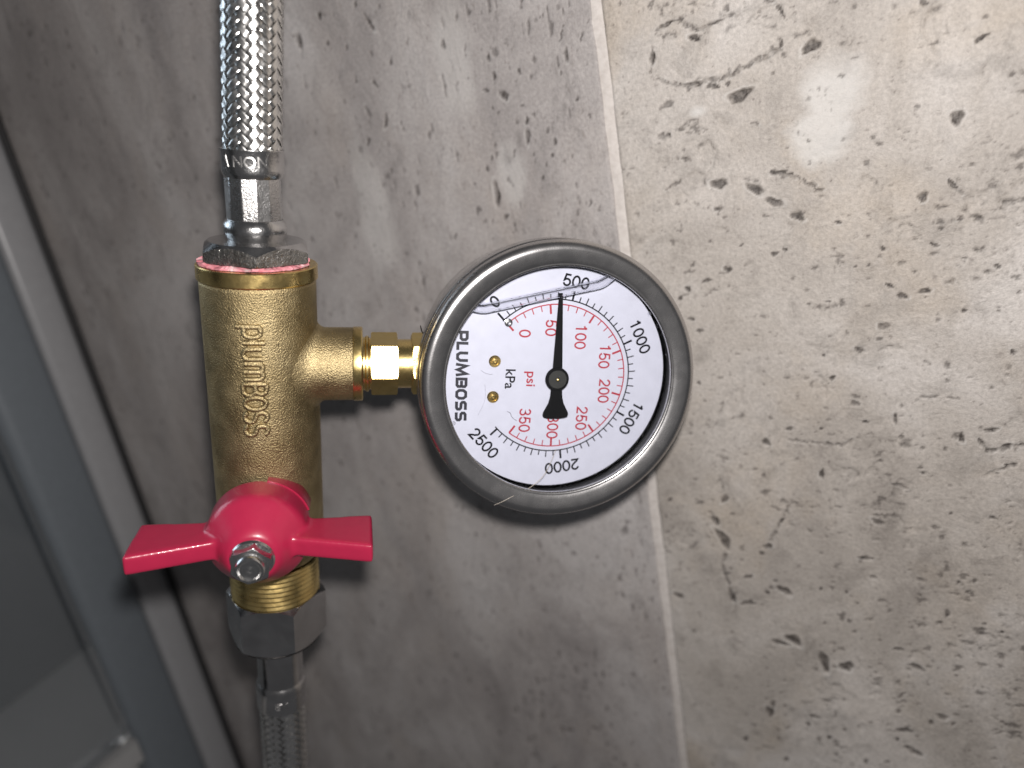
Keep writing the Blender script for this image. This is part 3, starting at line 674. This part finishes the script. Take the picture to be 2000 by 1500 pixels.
# raised lettering, running down the barrel
def arcp(cx, cy, rx, ry, a0, a1, n=12):
    return [(cx + rx * math.cos(math.radians(a0 + (a1 - a0) * k / n)), cy + ry * math.sin(math.radians(a0 + (a1 - a0) * k / n))) for k in range(n + 1)]
# strokes: (distance down the barrel, height of the letter across it)
STROKES = [
    [(0.5, -3.3), (0.55, 1.7)], [(0.6, 1.6)] + arcp(1.9, 0, 1.15, 1.75, 110, -110) + [(0.6, -1.6)],
    [(4.4, -2.0), (4.4, 2.5)],
    [(5.9, 1.8), (5.9, -0.9)] + arcp(7.1, -0.9, 1.2, 1.05, 180, 360) + [(8.3, 1.8)], [(8.3, 1.6), (8.3, -2.0)],
    [(9.5, -2.0), (9.5, 1.8)], [(9.5, 0.8)] + arcp(10.45, 0.8, 0.95, 1.0, 170, 0) + [(11.4, -2.0)], [(11.4, 0.8)] + arcp(12.35, 0.8, 0.95, 1.0, 170, 0) + [(13.3, -2.0)],
    [(14.5, -2.4), (14.5, 2.4)], [(14.5, 2.4)] + arcp(15.8, 1.3, 1.15, 1.1, 90, -90) + [(14.5, 0.15)], [(14.5, 0.15)] + arcp(16.0, -1.15, 1.25, 1.25, 90, -90) + [(14.5, -2.4)],
    arcp(19.3, 0, 1.5, 2.2, 90, 450, 24),
    arcp(22.8, 1.15, 1.15, 1.2, 20, 270, 14) + arcp(22.8, -1.2, 1.2, 1.15, 90, -160, 14),
    arcp(26.2, 1.15, 1.15, 1.2, 20, 270, 14) + arcp(26.2, -1.2, 1.2, 1.15, 90, -160, 14)]
lt = MB()
for st in STROKES:
    pts = []
    for (a, q), (a2, q2) in zip(st[:-1], st[1:]):
        n = max(1, int(math.hypot(a2 - a, q2 - q) / 0.4))
        for k in range(n):
            pts.append((a + (a2 - a) * k / n, q + (q2 - q) * k / n))
    pts.append(st[-1])
    P3 = []
    for a, q in pts:
        an_ = (q * 1.08 - 0.25 - 0.012 * (a - 14)) / R_B
        P3.append(((R_B + 0.46) * math.sin(an_), -(R_B + 0.46) * math.cos(an_), 14.0 - a))
    k0 = len(lt.v)
    lt.tube(P3, 0.66, 10)
    nn = len(P3)
    lt.f += [tuple(range(k0, k0 + 10)), tuple(range(k0 + (nn - 1) * 10, k0 + nn * 10))[::-1]]
lo = lt.build('lettering', 'cast_brass', valve)
rm = lo.modifiers.new('remesh', 'REMESH'); rm.mode = 'VOXEL'; rm.voxel_size = 0.14 * MM; rm.use_smooth_shade = True
sm = lo.modifiers.new('smooth', 'SMOOTH'); sm.iterations = 4; sm.factor = 0.5

# male thread under the handle
pr = []
z = -54.0
while z > -67.5:
    pr += [(11.25, z), (11.85, z - 0.55), (11.85, z - 0.85), (11.25, z - 1.4)]
    z -= 1.41
P = []
ns = 128
for i in range(ns):
    a = 2 * PI * i / ns
    P.append([(r * math.cos(a), r * math.sin(a), max(-68, zz - 1.41 * i / ns)) for r, zz in pr])
MB().grid(P, ns, len(pr), cu=True).build('thread', 'brass', valve, smooth=60)

# butterfly handle
HZ, HX = -37.2, -0.6
HT = Matrix.Translation((HX, 0, HZ)) @ Rx90        # local z points out of the valve towards the viewer
hd = MB()
hub = [(0, 14.2), (11.6, 14.2), (12.1, 14.6), (12.1, 22.0), (11.7, 23.2), (10.6, 24.6), (8.6, 27.2), (6.8, 29.6), (5.6, 30.7), (0, 30.7)]
hd.lathe(hub, 96, T=HT)
for s in (-1, 1):
    poly = [(s * 7 + HX, -17.6), (s * 27.2 + HX, -17.2), (s * 27.4 + HX, -32.2), (s * 7 + HX, -26.8)]
    if s > 0: poly = poly[::-1]
    hd.prism(poly, HZ - 2.2, HZ + 2.9)
h = hd.build('handle', 'red', valve)
rm = h.modifiers.new('remesh', 'REMESH'); rm.mode = 'VOXEL'; rm.voxel_size = 0.34 * MM; rm.use_smooth_shade = True
sm = h.modifiers.new('smooth', 'SMOOTH'); sm.iterations = 44; sm.factor = 0.5
# curved stop tab behind the hub
a0, a1 = math.radians(18), math.radians(80)
tb = MB()
P = []
for i in range(25):
    a = a0 + (a1 - a0) * i / 24
    c, d = math.cos(a), math.sin(a)
    P.append([(r * c, r * d, z) for r, z in ((11.2, 9.6), (12.3, 9.6), (12.45, 9.9), (12.45, 15.6), (11.2, 15.6))])
tb.grid(P, 25, 5, cv=True, T=HT)
tb.add([HT @ Vector(p) for p in P[0]], [(0, 1, 2, 3, 4)]); tb.add([HT @ Vector(p) for p in P[-1]], [(4, 3, 2, 1, 0)])
tb.build('stop_tab', 'red', h)
# flanged nut and the dished end of the stem
HT2 = HT @ Matrix.Translation((0, 0, 30.6)) @ Matrix.Diagonal((1.1, 1.1, 1.0, 1)) @ Matrix.Translation((0, 0, -28.4))
nt_ = MB()
nt_.lathe([(0, 28.3), (4.5, 28.3), (4.6, 28.7), (4.3, 29.3), (3.6, 29.4)], 48, T=HT2)
nt_.hexnut(4.35, 29.2, 31.9, 4.2, 3.75, 0.5, rot=0.35, T=HT2, seg=72)
nt_.build('nut', 'chrome', h)
MB().lathe([(3.05, 31.7), (3.05, 33.2), (2.8, 33.6), (2.35, 33.65), (2.0, 33.1), (1.2, 32.8), (0.7, 32.95), (0.0, 33.2)], 40, T=HT2).build('stem', 'chrome', h)

# ================================================================== pink thread tape squeezed out on the rim
tp = MB()
rows = []
nk = 180
rr_ = random.Random(5)
ph = [rr_.random() * 6.28 for _ in range(6)]
for k in range(nk):
    a = 2 * PI * k / nk
    w = 0.5 * math.sin(3 * a + ph[0]) + 0.35 * math.sin(7 * a + ph[1]) + 0.25 * math.sin(13 * a + ph[2]) + 0.25 * rr_.uniform(-1, 1)
    left = max(0.0, math.cos(a - math.radians(205))) ** 3
    ro = 12.45 + 0.45 * w + 1.0 * left
    zt = 26.0 + 0.18 * math.sin(9 * a + ph[3]) + 0.16 * rr_.uniform(-1, 1)
    rows.append([(6.5 * math.cos(a), 6.5 * math.sin(a), 25.75), (ro * 0.80 * math.cos(a), ro * 0.80 * math.sin(a), zt + 0.45 + 0.15 * math.sin(17 * a)),
                 (ro * 0.93 * math.cos(a), ro * 0.93 * math.sin(a), zt + 0.32 + 0.25 * math.sin(11 * a + ph[4]) + 0.1 * rr_.uniform(-1, 1)), (ro * math.cos(a), ro * math.sin(a), zt + 0.25 * left),
                 (ro * math.cos(a) * 0.985, ro * math.sin(a) * 0.985, 25.72), (6.5 * math.cos(a), 6.5 * math.sin(a), 25.66)])
tp.grid(rows, nk, 6, cu=True)
tape = tp.build('thread_tape', 'tape', smooth=25)
tape.matrix_world = VALVE
tag(tape, 'ragged pink sealing tape squeezed out between the hexagon nut and brass rim', 'tape')

# ================================================================== braided hoses
def braid(parent, z0, z1, path, r0=6.2, n=16, pitch=2.45, seed=0):
    """inner tube with helical bands of wire woven two over two"""
    lead = n * pitch
    k = 2 * PI / lead
    core = MB()
    zz = np.linspace(z0, z1, 24)
    core.grid([[(path(q)[0] + (r0 - 0.42) * math.cos(2 * PI * i / 48), path(q)[1] + (r0 - 0.42) * math.sin(2 * PI * i / 48), q) for i in range(48)] for q in zz], 24, 48, cv=True)
    br = core.build('braid', 'seal', parent)
    beta = math.atan2(pitch, 2 * PI * r0 / n)
    wid = (2 * PI * r0 / n) * math.sin(beta) * 0.93
    nw = 15
    offs = np.linspace(-0.5, 0.5, nw)
    rip = 0.085 * np.abs(np.cos(offs * 6.5 * PI)) - 0.16 * np.clip(np.abs(offs) * 2 - 0.8, 0, 1) / 0.2 * 0.5
    rng = np.random.default_rng(40 + seed)
    for sgn in (1, -1):
        for i in range(n):
            zc = np.arange(z0 - 1.5, z1 + 1.5, 0.22)
            Zc, Of = np.meshgrid(zc, offs * wid, indexing='ij')
            th0 = 2 * PI * i / n + (0 if sgn > 0 else PI / n)
            arc_c = r0 * (th0 + sgn * k * Zc)
            # perpendicular offset in the unrolled surface
            Th = (arc_c - sgn * Of * math.sin(beta)) / r0
            Zp = Zc + Of * math.cos(beta)
            u = (Th - k * Zp) * n / (2 * PI); v = (Th + k * Zp) * n / (2 * PI)
            if sgn > 0:
                w = round(i) + v - 0.5
            else:
                w = round(i) + u + 2
            S = np.clip(1.55 * np.cos(2 * PI * (w - 0.5) / 4), -1, 1)
            wob = 0.04 * np.sin(Zc * 0.9 + rng.random() * 6.28)
            Rr = r0 + 0.30 * S + rip[None, :] + wob
            px = np.array([path(q)[0] for q in zc])[:, None]; py = np.array([path(q)[1] for q in zc])[:, None]
            Zp = np.clip(Zp, z0, z1)
            pts = np.stack([px + Rr * np.cos(Th), py + Rr * np.sin(Th), Zp], -1)
            m = MB(); m.grid(pts.tolist(), len(zc), nw)
            m.build('strand', 'braid_steel', br, smooth=180)
    return br

def hose_text(body, parent, r, z, size, ang0, path, flip=1, mat='chrome'):
    tv, tf, (tw, th) = text_mesh(body, size, extrude=0.12, offset=0.0, res=3)
    vv = []
    for a, b, c in tv:
        an = ang0 + a / r
        rr = r + 0.02 + c
        vv.append((path(z)[0] + rr * math.sin(an), path(z)[1] - rr * math.cos(an), z + b))
    return MB().add(vv, tf).build('stamped_lettering', mat, parent, smooth=30)

up = empty('braided_hose', VALVE @ Matrix.Translation((0, 0, 0.0268)), 'braided steel hose rising from the brass rim to the top edge', 'hose', 'braided steel water hoses')
UT = Matrix.Translation((0, 0, -26.8))
def place(o):            # parts modelled in valve coordinates, moved into the hose's own
    o.data.transform(Matrix.Translation((0, 0, -0.0268)))
    return o
def nut_faces(o):        # plated chamfer over rough sawn flats
    o.data.materials.append(MAT['nut_steel'])
    for p in o.data.polygons:
        if abs(p.normal.z) > 0.25: p.material_index = 1
upath = lambda z: (0.052 * max(0.0, z - 44.0), 0.0)
place(MB().hexnut(13.3, 26.7, 31.1, 12.9, 10.9, 4.0, rot=-PI / 2 + math.radians(7), k=0.85).build('hexagon_nut', 'nickel', up, smooth=25))
nut_faces(up.children[-1])
place(MB().lathe([(4, 31.0), (6.4, 31.0), (6.6, 31.5), (6.95, 32.2), (7.25, 33.2), (7.3, 34.0), (7.1, 35.0), (6.6, 35.7), (6.32, 36.0), (4, 36.0)], 96).build('swivel_ring', 'chrome', up))
sl = MB()
sl.lathe([(4, 35.9), (6.32, 35.9), (6.32, 46.2), (4, 46.2)], 12, T=Matrix.Rotation(math.radians(-90 + 15 - 2), 4, 'Z'))
slo = place(sl.build('sleeve', 'sleeve', up, smooth=20))
bv = slo.modifiers.new('bevel', 'BEVEL'); bv.width = 0.25 * MM; bv.segments = 3; bv.limit_method = 'ANGLE'; bv.angle_limit = math.radians(20)
place(MB().lathe([(5.5, 45.4), (6.35, 45.4), (6.75, 46.0), (6.95, 46.7), (7.0, 47.5), (7.05, 51.2), (7.2, 51.5), (7.2, 51.75), (6.9, 51.75), (6.5, 51.2)], 96, T=Matrix.Translation((0.2, 0, 0))).build('crimp_collar', 'chrome', up))
place(hose_text('\\ NON', up, 7.03, 49.2, 3.5, -0.12, upath, mat='braid_steel'))
b1 = braid(up, 51.0, 108.0, upath, seed=1)
for o in [b1] + list(b1.children):
    place(o)

dn = empty('braided_hose', VALVE @ Matrix.Translation((0, 0, -0.0665)), 'blurred braided steel hose hanging below the red handle', 'hose', 'braided steel water hoses')
def place2(o):
    o.data.transform(Matrix.Translation((0, 0, 0.0665)))
    return o
dpath = lambda z: (0.0, 0.0)
place2(MB().hexnut(13.7, -81.0, -66.0, 11.3, 12.05, 11.95, rot=-PI / 2 + math.radians(-35 + 60), k=0.8).build('hexagon_nut', 'nut_steel', dn, smooth=25))
place2(MB().lathe([(11.9, -80.9), (10.8, -81.05), (7.0, -81.1), (6.4, -80.9)], 72).build('nut_end_washer', 'nut_steel', dn))
place2(MB().lathe([(6.3, -80.5), (6.3, -96.6), (6.45, -97.0), (5, -97.4)], 96).build('sleeve', 'nut_steel', dn))
place2(MB().lathe([(6.3, -97.0), (6.75, -97.6), (7.05, -98.4), (7.1, -99.2), (7.1, -105.6), (6.9, -105.8), (6.4, -105.8)], 96).build('crimp_collar', 'nut_steel', dn))
place2(hose_text('EX', dn, 7.1, -102.2, 3.2, 0.1, dpath, mat='nut_steel'))
b2 = braid(dn, -152.0, -105.2, dpath, seed=2)
for o in [b2] + list(b2.children):
    place2(o)

# ================================================================== brass adapter between tee and gauge
ad = empty('hexagon_adapter', VALVE @ Matrix.Translation((0.0247, 0, 0)), 'shiny brass hexagon adapter between the tee branch and the gauge', 'adapter')
def place3(o):
    o.data.transform(Matrix.Translation((-0.0247, 0, 0)))
    return o
hr = math.radians(20)        # one flat is turned up towards the lens
place3(MB().hexnut(8.15, 26.7, 33.4, 7.75, 7.75, 3.0, rot=-hr, T=ALONG_X).build('hexagon', 'brass_hex', ad, smooth=20))
place3(MB().lathe([(3, 24.7), (6.9, 24.7), (6.9, 25.2), (7.25, 25.5), (7.25, 26.0), (6.7, 26.3), (6.7, 26.75), (3, 26.75)], 72, T=ALONG_X).build('thread_end', 'brass', ad))
place3(MB().lathe([(3, 33.3), (6.35, 33.3), (6.35, 37.0), (3, 37.0)], 72, T=ALONG_X).build('neck', 'brass', ad))

# ================================================================== pressure gauge
gauge = empty('pressure_gauge', GAUGE, 'round steel pressure gauge with white dial and black needle', 'gauge')
MB().hexnut(8.1, 37.05, 43.0, 7.4, 7.9, 3.0, rot=-hr, T=V2G @ ALONG_X).build('stem', 'brass_hex', gauge, smooth=20)
case = MB()
case.lathe([(0, -26.0), (29.5, -26.0), (31.4, -25.4), (32.3, -24.2), (32.4, -22), (32.4, -3.2), (31.0, -3.0)], 160)
case.build('case', 'case_steel', gauge)
def fillet(cx, cz, r, a0, a1, n=10):
    return [(cx + r * math.cos(math.radians(a0 + (a1 - a0) * k / n)), cz + r * math.sin(math.radians(a0 + (a1 - a0) * k / n))) for k in range(n + 1)]
bez = [(31.5, -3.4), (33.9, -3.4), (34.45, -3.1), (34.6, -2.6), (34.6, 2.6), (34.45, 2.95), (34.05, 3.1), (34.05, 3.35), (34.35, 3.6)]
bez += fillet(32.3, 6.15, 2.15, -8, 96, 14) + [(31.0, 8.10), (29.8, 7.85), (29.0, 7.62)] + fillet(28.75, 7.0, 0.55, 80, 180, 8) + [(28.2, 6.4), (28.6, 6.0), (30, 6.0)]
MB().lathe(bez, 240).build('bezel', 'steel', gauge, smooth=50)
MB().lathe([(31.0, 5.95), (29.35, 5.95), (29.3, 5.5), (29.9, 5.2), (29.9, 0.2), (31.2, 0.2)], 160).build('rubber_seal', 'rubber', gauge)
gl = MB().lathe([(0, 5.9), (29.2, 5.9), (29.2, 4.6), (0, 4.6)], 96).build('window', 'glass', gauge)

dial = MB().lathe([(0, 0), (29.05, 0), (29.1, -0.3), (0, -0.3)], 160).build('dial', 'dial', gauge)
SW = math.radians(270)
def ang(kpa):
    return PI / 2 + SW / 2 - SW * kpa / 2500.0
def radial(m, a, r0, r1, w, z):
    c, s = math.cos(a), math.sin(a)
    q = w / 2
    m.add([(r0 * c + q * s, r0 * s - q * c, z), (r1 * c + q * s, r1 * s - q * c, z), (r1 * c - q * s, r1 * s + q * c, z), (r0 * c - q * s, r0 * s + q * c, z)], [(0, 1, 2, 3)])
def arc(m, r0, r1, a0, a1, z, n=160):
    P = []
    for i in range(n + 1):
        a = a0 + (a1 - a0) * i / n
        P.append([(r0 * math.cos(a), r0 * math.sin(a), z), (r1 * math.cos(a), r1 * math.sin(a), z)])
    m.grid(P, n + 1, 2)
RB, RR = 19.6, 18.35
m = MB()
arc(m, RB - 0.16, RB + 0.16, ang(2520), ang(-10), 0.030)
for k in range(51):
    v = 50 * k
    if v % 500 == 0: radial(m, ang(v), RB, RB + 2.35, 0.52, 0.040)
    elif v % 100 == 0: radial(m, ang(v), RB, RB + 1.75, 0.29, 0.040)
    else: radial(m, ang(v), RB, RB + 1.35, 0.29, 0.040)
m.build('kilopascal_scale', 'black', dial, smooth=0)
m = MB()
arc(m, RR - 0.15, RR + 0.15, ang(350 * 6.8948), ang(0), 0.030)
for k in range(36):
    v = 10 * k
    if v % 50 == 0: radial(m, ang(v * 6.8948), RR, RR - 2.35, 0.52, 0.040)
    else: radial(m, ang(v * 6.8948), RR, RR - 1.5, 0.26, 0.040)
m.build('psi_scale', 'red_print', dial, smooth=0)

DIG = {
 '0': ([], [arcp(0.5, 0.5, 0.40, 0.445, 90, 450, 28)[:-1]]),
 '1': ([[(0.18, 0.76), (0.42, 0.80), (0.52, 0.97)], [(0.55, 1.0), (0.55, 0.0)]], []),
 '2': ([arcp(0.5, 0.69, 0.37, 0.255, 175, -25, 16) + [(0.62, 0.40), (0.28, 0.21), (0.13, 0.055), (0.92, 0.055)]], []),
 '3': ([arcp(0.48, 0.725, 0.32, 0.22, 165, -80, 14) + [(0.45, 0.505)] + arcp(0.49, 0.275, 0.38, 0.23, 80, -165, 16)], []),
 '5': ([[(0.86, 0.945), (0.28, 0.945), (0.17, 0.46)] + arcp(0.50, 0.32, 0.38, 0.27, 148, -165, 18)], []),
}
def dial_number(body, mat, x, y, rot, width, cap=2.95, stroke=0.50):
    n = len(body); adv = width / (n - 0.1)
    c, d = math.cos(rot), math.sin(rot)
    mb = MB(); z = 0.033
    for k, ch in enumerate(body):
        x0 = -width / 2 + k * adv
        def tr(p):
            a, q = x0 + p[0] * adv * 0.92, (p[1] - 0.5) * cap
            return (x + a * c - q * d, y + a * d + q * c)
        for pl in DIG[ch][0]:
            mb.ribbon([tr(p) for p in pl], stroke, z); z += 0.002
        for pl in DIG[ch][1]:
            mb.ribbon([tr(p) for p in pl], stroke, z, closed=True)
    return mb.build('numeral', mat, dial, smooth=0)
def dial_text(body, name, mat, x, y, rot, size, width=None, offset=0.045):
    tv, tf, (tw, th) = text_mesh(body, size, offset=offset, res=8)
    s = (width / tw) if width else 1.0
    c, d = math.cos(rot), math.sin(rot)
    vv = [(x + a * s * c - b * d, y + a * s * d + b * c, 0.035) for a, b, _ in tv]
    return MB().add(vv, tf).build(name, mat, dial, smooth=0)
SZ = 3.85
for v, (x, y) in {500: (-24.1, 3.6), 1000: (-11.0, 21.7), 1500: (10.6, 21.7), 2000: (23.9, 4.0)}.items():
    a = math.atan2(y, x)
    dial_number(str(v), 'black', x, y, a - PI / 2, 6.8 if v == 500 else 9.1)
dial_number('2500', 'black', 17.7, -17.0, math.radians(44), 9.2)
dial_number('0', 'black', -18.3, -16.4, math.radians(-50), 1.95)
for v, (x, y) in {0: (-10.75, -8.4), 50: (-12.4, -1.8), 100: (-10.4, 6.0), 150: (-5.6, 12.75), 200: (3.45, 13.45), 250: (10.8, 8.1), 300: (13.2, 0.6), 350: (11.5, -6.85)}.items():
    dial_number(str(v), 'red_print', x, y, 0.0, {1: 1.95, 2: 4.1, 3: 6.2}[len(str(v))], stroke=0.42)
dial_text('kPa', 'unit_name', 'black', 0.9, -11.35, 0, 3.55, 5.0)
dial_text('psi', 'unit_name', 'red_print', 0.75, -6.4, 0, 3.4, 3.8)

GLY = {
 'P': (2.3, [[(.1, 0), (.1, .88), (.74, .88), (.9, .76), (.9, .5), (.74, .37), (.22, .37)]], []),
 'L': (1.95, [[(.12, 1), (.12, .12), (1, .12)]], []),
 'U': (2.45, [[(.12, 1), (.12, .34), (.3, .12), (.7, .12), (.88, .34), (.88, 1)]], []),
 'M': (3.25, [[(.08, 0), (.2, .88), (.5, .14), (.8, .88), (.92, 0)]], []),
 'B': (2.45, [[(.3, .5), (.76, .5), (.9, .60), (.9, .78), (.76, .88), (.12, .88), (.12, .12), (.76, .12), (.9, .22), (.9, .40), (.78, .5)]], []),
 'O': (2.65, [], [[(.12, .32), (.12, .68), (.3, .88), (.7, .88), (.88, .68), (.88, .32), (.7, .12), (.3, .12)]]),
 'S': (2.35, [[(.95, .88), (.28, .88), (.12, .78), (.12, .61), (.26, .51), (.74, .49), (.88, .39), (.88, .22), (.72, .12), (.05, .12)]], []),
}
lg_ = MB()
xx = -10.75; cap = 2.95
for ch in 'PLUMBOSS':
    w, op, cl_ = GLY[ch]
    for k, pl in enumerate(op):
        lg_.ribbon([(xx + u * w, -25.35 + v * cap + 0.028 * (xx + u * w + 10), 0) for u, v in pl], 0.74, 0.035 + 0.004 * k)
    for pl in cl_:
        lg_.ribbon([(xx + u * w, -25.35 + v * cap + 0.028 * (xx + u * w + 10), 0) for u, v in pl], 0.74, 0.035, closed=True)
    xx += w + 0.42
lg_.build('brand_lettering', 'navy', dial, smooth=0)
rg = MB()
rg.ribbon([(12.55 + 0.42 * math.cos(2 * PI * k / 24), -25.0 + 0.42 * math.sin(2 * PI * k / 24)) for k in range(24)], 0.11, 0.035, closed=True)
tv, tf, (tw, th) = text_mesh('R', 0.62, res=4)
rg.add([(12.55 + a, -25.0 + b, 0.035) for a, b, _ in tv], tf)
rg.build('registered_mark', 'navy', dial, smooth=0)

# dial screws, stop pin
for x, y in ((-3.55, -15.55), (5.55, -15.45)):
    s_ = MB().lathe([(1.5, 0.02), (1.5, 0.30), (1.3, 0.5), (1.05, 0.5), (1.0, 0.2), (0, 0.2)], 32, T=Matrix.Translation((x, y, 0)))
    s_.lathe([(0.95, 0.18), (0.9, 0.55), (0.45, 0.62), (0.4, 0.35), (0, 0.3)], 4, T=Matrix.Translation((x, y, 0)) @ Matrix.Rotation(0.4, 4, 'Z'))
    s_.build('dial_screw', 'brass', dial)
MB().lathe([(1.0, 0.02), (1.0, 0.3), (0.75, 0.4), (0.42, 0.45), (0.42, 2.4), (0.3, 2.65), (0, 2.7)], 24, T=Matrix.Translation((-13.3, -12.75, 0))).build('stop_pin', 'chrome', dial)

# needle
nd = MB()
tip = Vector((-21.6, -0.75)); 
def flat(poly, z0, z1, mb):
    mb.prism(poly, z0, z1)
dirv = tip.normalized(); nrm = Vector((-dirv.y, dirv.x))
def pt(al, ac):
    q = dirv * al + nrm * ac
    return (q.x, q.y)
blade = [pt(21.4, 0.44), pt(0, 1.32), pt(0, -1.32), pt(21.4, -0.44)]
nd.prism(blade[::-1], 2.55, 2.9)
tail = [pt(-1.5, 1.5)]
prof = [(-3.0, 1.45), (-4.6, 1.55), (-6.2, 1.95), (-7.6, 2.65), (-8.5, 3.15), (-9.2, 3.3), (-9.75, 3.05), (-10.0, 2.3), (-10.15, 1.0)]
tail = [pt(0, 1.5)] + [pt(a, c) for a, c in prof] + [pt(a, -c) for a, c in prof[::-1]] + [pt(0, -1.5)]
nd.prism(tail, 2.5, 2.86)
nd.lathe([(0, 2.4), (2.95, 2.4), (2.95, 3.1), (2.88, 3.2), (0, 3.2)], 48)
needle = nd.build('needle', 'needle', gauge, smooth=15)
MB().lathe([(2.3, 3.15), (2.3, 3.38), (2.22, 3.46), (0.6, 3.48), (0.55, 3.7), (0, 3.7)], 40).build('pivot_cap', 'pivot', needle, smooth=15)
MB().lathe([(0.38, 3.7), (0.36, 3.95), (0.2, 4.05), (0, 4.05)], 16).build('pivot_pin', 'brass', needle)

# air bubble in the glycerine: the meniscus bar between window and dial
up_g = (-0.966, -0.2477)
un = math.hypot(*up_g); ug = (up_g[0] / un, up_g[1] / un); vg = (-ug[1], ug[0])     # ug up, vg along the level
if vg[1] < 0: vg = (-vg[0], -vg[1])
LV = 21.35
mn = MB(); P = []
for i in range(81):
    s = -20.2 + 40.0 * i / 80
    e = abs(s + 0.2) / 20.0
    row = []
    lift = 3.4 * max(0, e - 0.70) ** 1.6 * 6
    rmax = 28.9
    zs_ = [4.55, 4.2, 3.6, 2.8, 2.0, 1.2, 0.6, 0.12]
    top = [LV + lift + 0.95 * ((zz - 2.3) / 2.3) ** 2 for zz in zs_]
    low = [LV - 1.0 + lift * 0.9 + 0.30 * math.cos((zz - 2.3) / 2.3 * 1.57) for zz in zs_[::-1]]
    for hh, zz in list(zip(top, zs_)) + list(zip(low, zs_[::-1])):
        x, y = ug[0] * hh + vg[0] * s, ug[1] * hh + vg[1] * s
        rr = math.hypot(x, y)
        if rr > rmax: x, y = x * rmax / rr, y * rmax / rr
        row.append((x, y, zz))
    P.append(row)
mn.grid(P, 81, 16, cv=True)
mn.add(P[0], [tuple(range(16))]); mn.add(P[-1], [tuple(range(16))[::-1]])
mn.build('liquid_meniscus', 'liquid', gauge, smooth=40)
for k in (0, 15):      # thick contact lines of the liquid on glass and dial
    pts_ = [Vector(P[i][k]) for i in range(1, 80)]
    for p_ in pts_: p_.z = min(max(p_.z, 0.22), 4.38)
    MB().tube(pts_, 0.20, 8).build('contact_line', 'bead', gauge)
# small bubbles along the rim
for q, rr, rb in ((-0.62, 28.2, 0.45), (-0.52, 28.4, 0.3), (-0.50, 28.3, 0.2), (-0.30, 28.3, 0.42), (-0.44, 28.5, 0.16)):
    a = PI - 0.62 + (q + 0.62) * -1.3 - 0.28
    c = (rr * math.cos(a), rr * math.sin(a), 3.6)
    pr = [(rb * math.sin(PI * k / 8), rb * math.cos(PI * k / 8)) for k in range(9)]
    MB().lathe(pr, 16, T=Matrix.Translation(c)).build('air_bubble', 'liquid', gauge)
# specks and threads of dirt floating in the liquid
def squiggle(pts, r, mat, name, z=0.25):
    MB().tube([(x, y, z) for x, y in pts], r, 6).build(name, mat, gauge)
squiggle([(-1.2, -18.9), (-0.6, -18.0), (-0.2, -16.6), (-0.3, -15.9)], 0.05, 'speck', 'dirt_thread')
squiggle([(2.4, -17.7), (4.6, -17.4), (6.6, -17.5), (8.6, -18.2), (10.3, -19.0)], 0.035, 'speck', 'dirt_thread')
squiggle([(9.2, -11.6), (9.6, -10.8), (10.5, -10.4), (11.2, -9.7), (11.6, -9.0)], 0.09, 'speck', 'dirt_thread')

# ================================================================== loose hair on the gauge and a bristle at its stem
def hair(name, pts, r, mat, label, cat='hair'):
    mb = MB()
    P = [Vector(p) for p in pts]
    out = []
    for i in range(len(P) - 1):
        p0, p1, p2, p3 = P[max(i - 1, 0)], P[i], P[i + 1], P[min(i + 2, len(P) - 1)]
        for k in range(8):
            t = k / 8
            out.append(0.5 * ((2 * p1) + (-p0 + p2) * t + (2 * p0 - 5 * p1 + 4 * p2 - p3) * t * t + (-p0 + 3 * p1 - 3 * p2 + p3) * t ** 3))
    out.append(P[-1])
    mb.tube(out, [r * (0.5 + 0.5 * math.sin(PI * (0.1 + 0.85 * i / len(out)))) for i in range(len(out))], 6)
    o = mb.build(name, mat)
    o.matrix_world = GAUGE
    return tag(o, label, cat)
hair('hair', [(31.0, -15.0, 8.5), (30.0, -12.6, 8.35), (28.6, -9.6, 7.8), (27.6, -6.0, 6.15), (24.6, -2.6, 6.0), (20.8, -0.8, 6.0), (17.2, 0.3, 6.0)], 0.07, 'hair', 'fine pale hair lying across the lower rim of the gauge')
hair('bristle', [(-8.8, -32.9, -4.0), (-10.0, -33.6, -3.0), (-11.4, -34.0, -2.2)], 0.16, 'rubber', 'tiny black bristle sticking up where the brass stem enters the gauge', 'bristle')
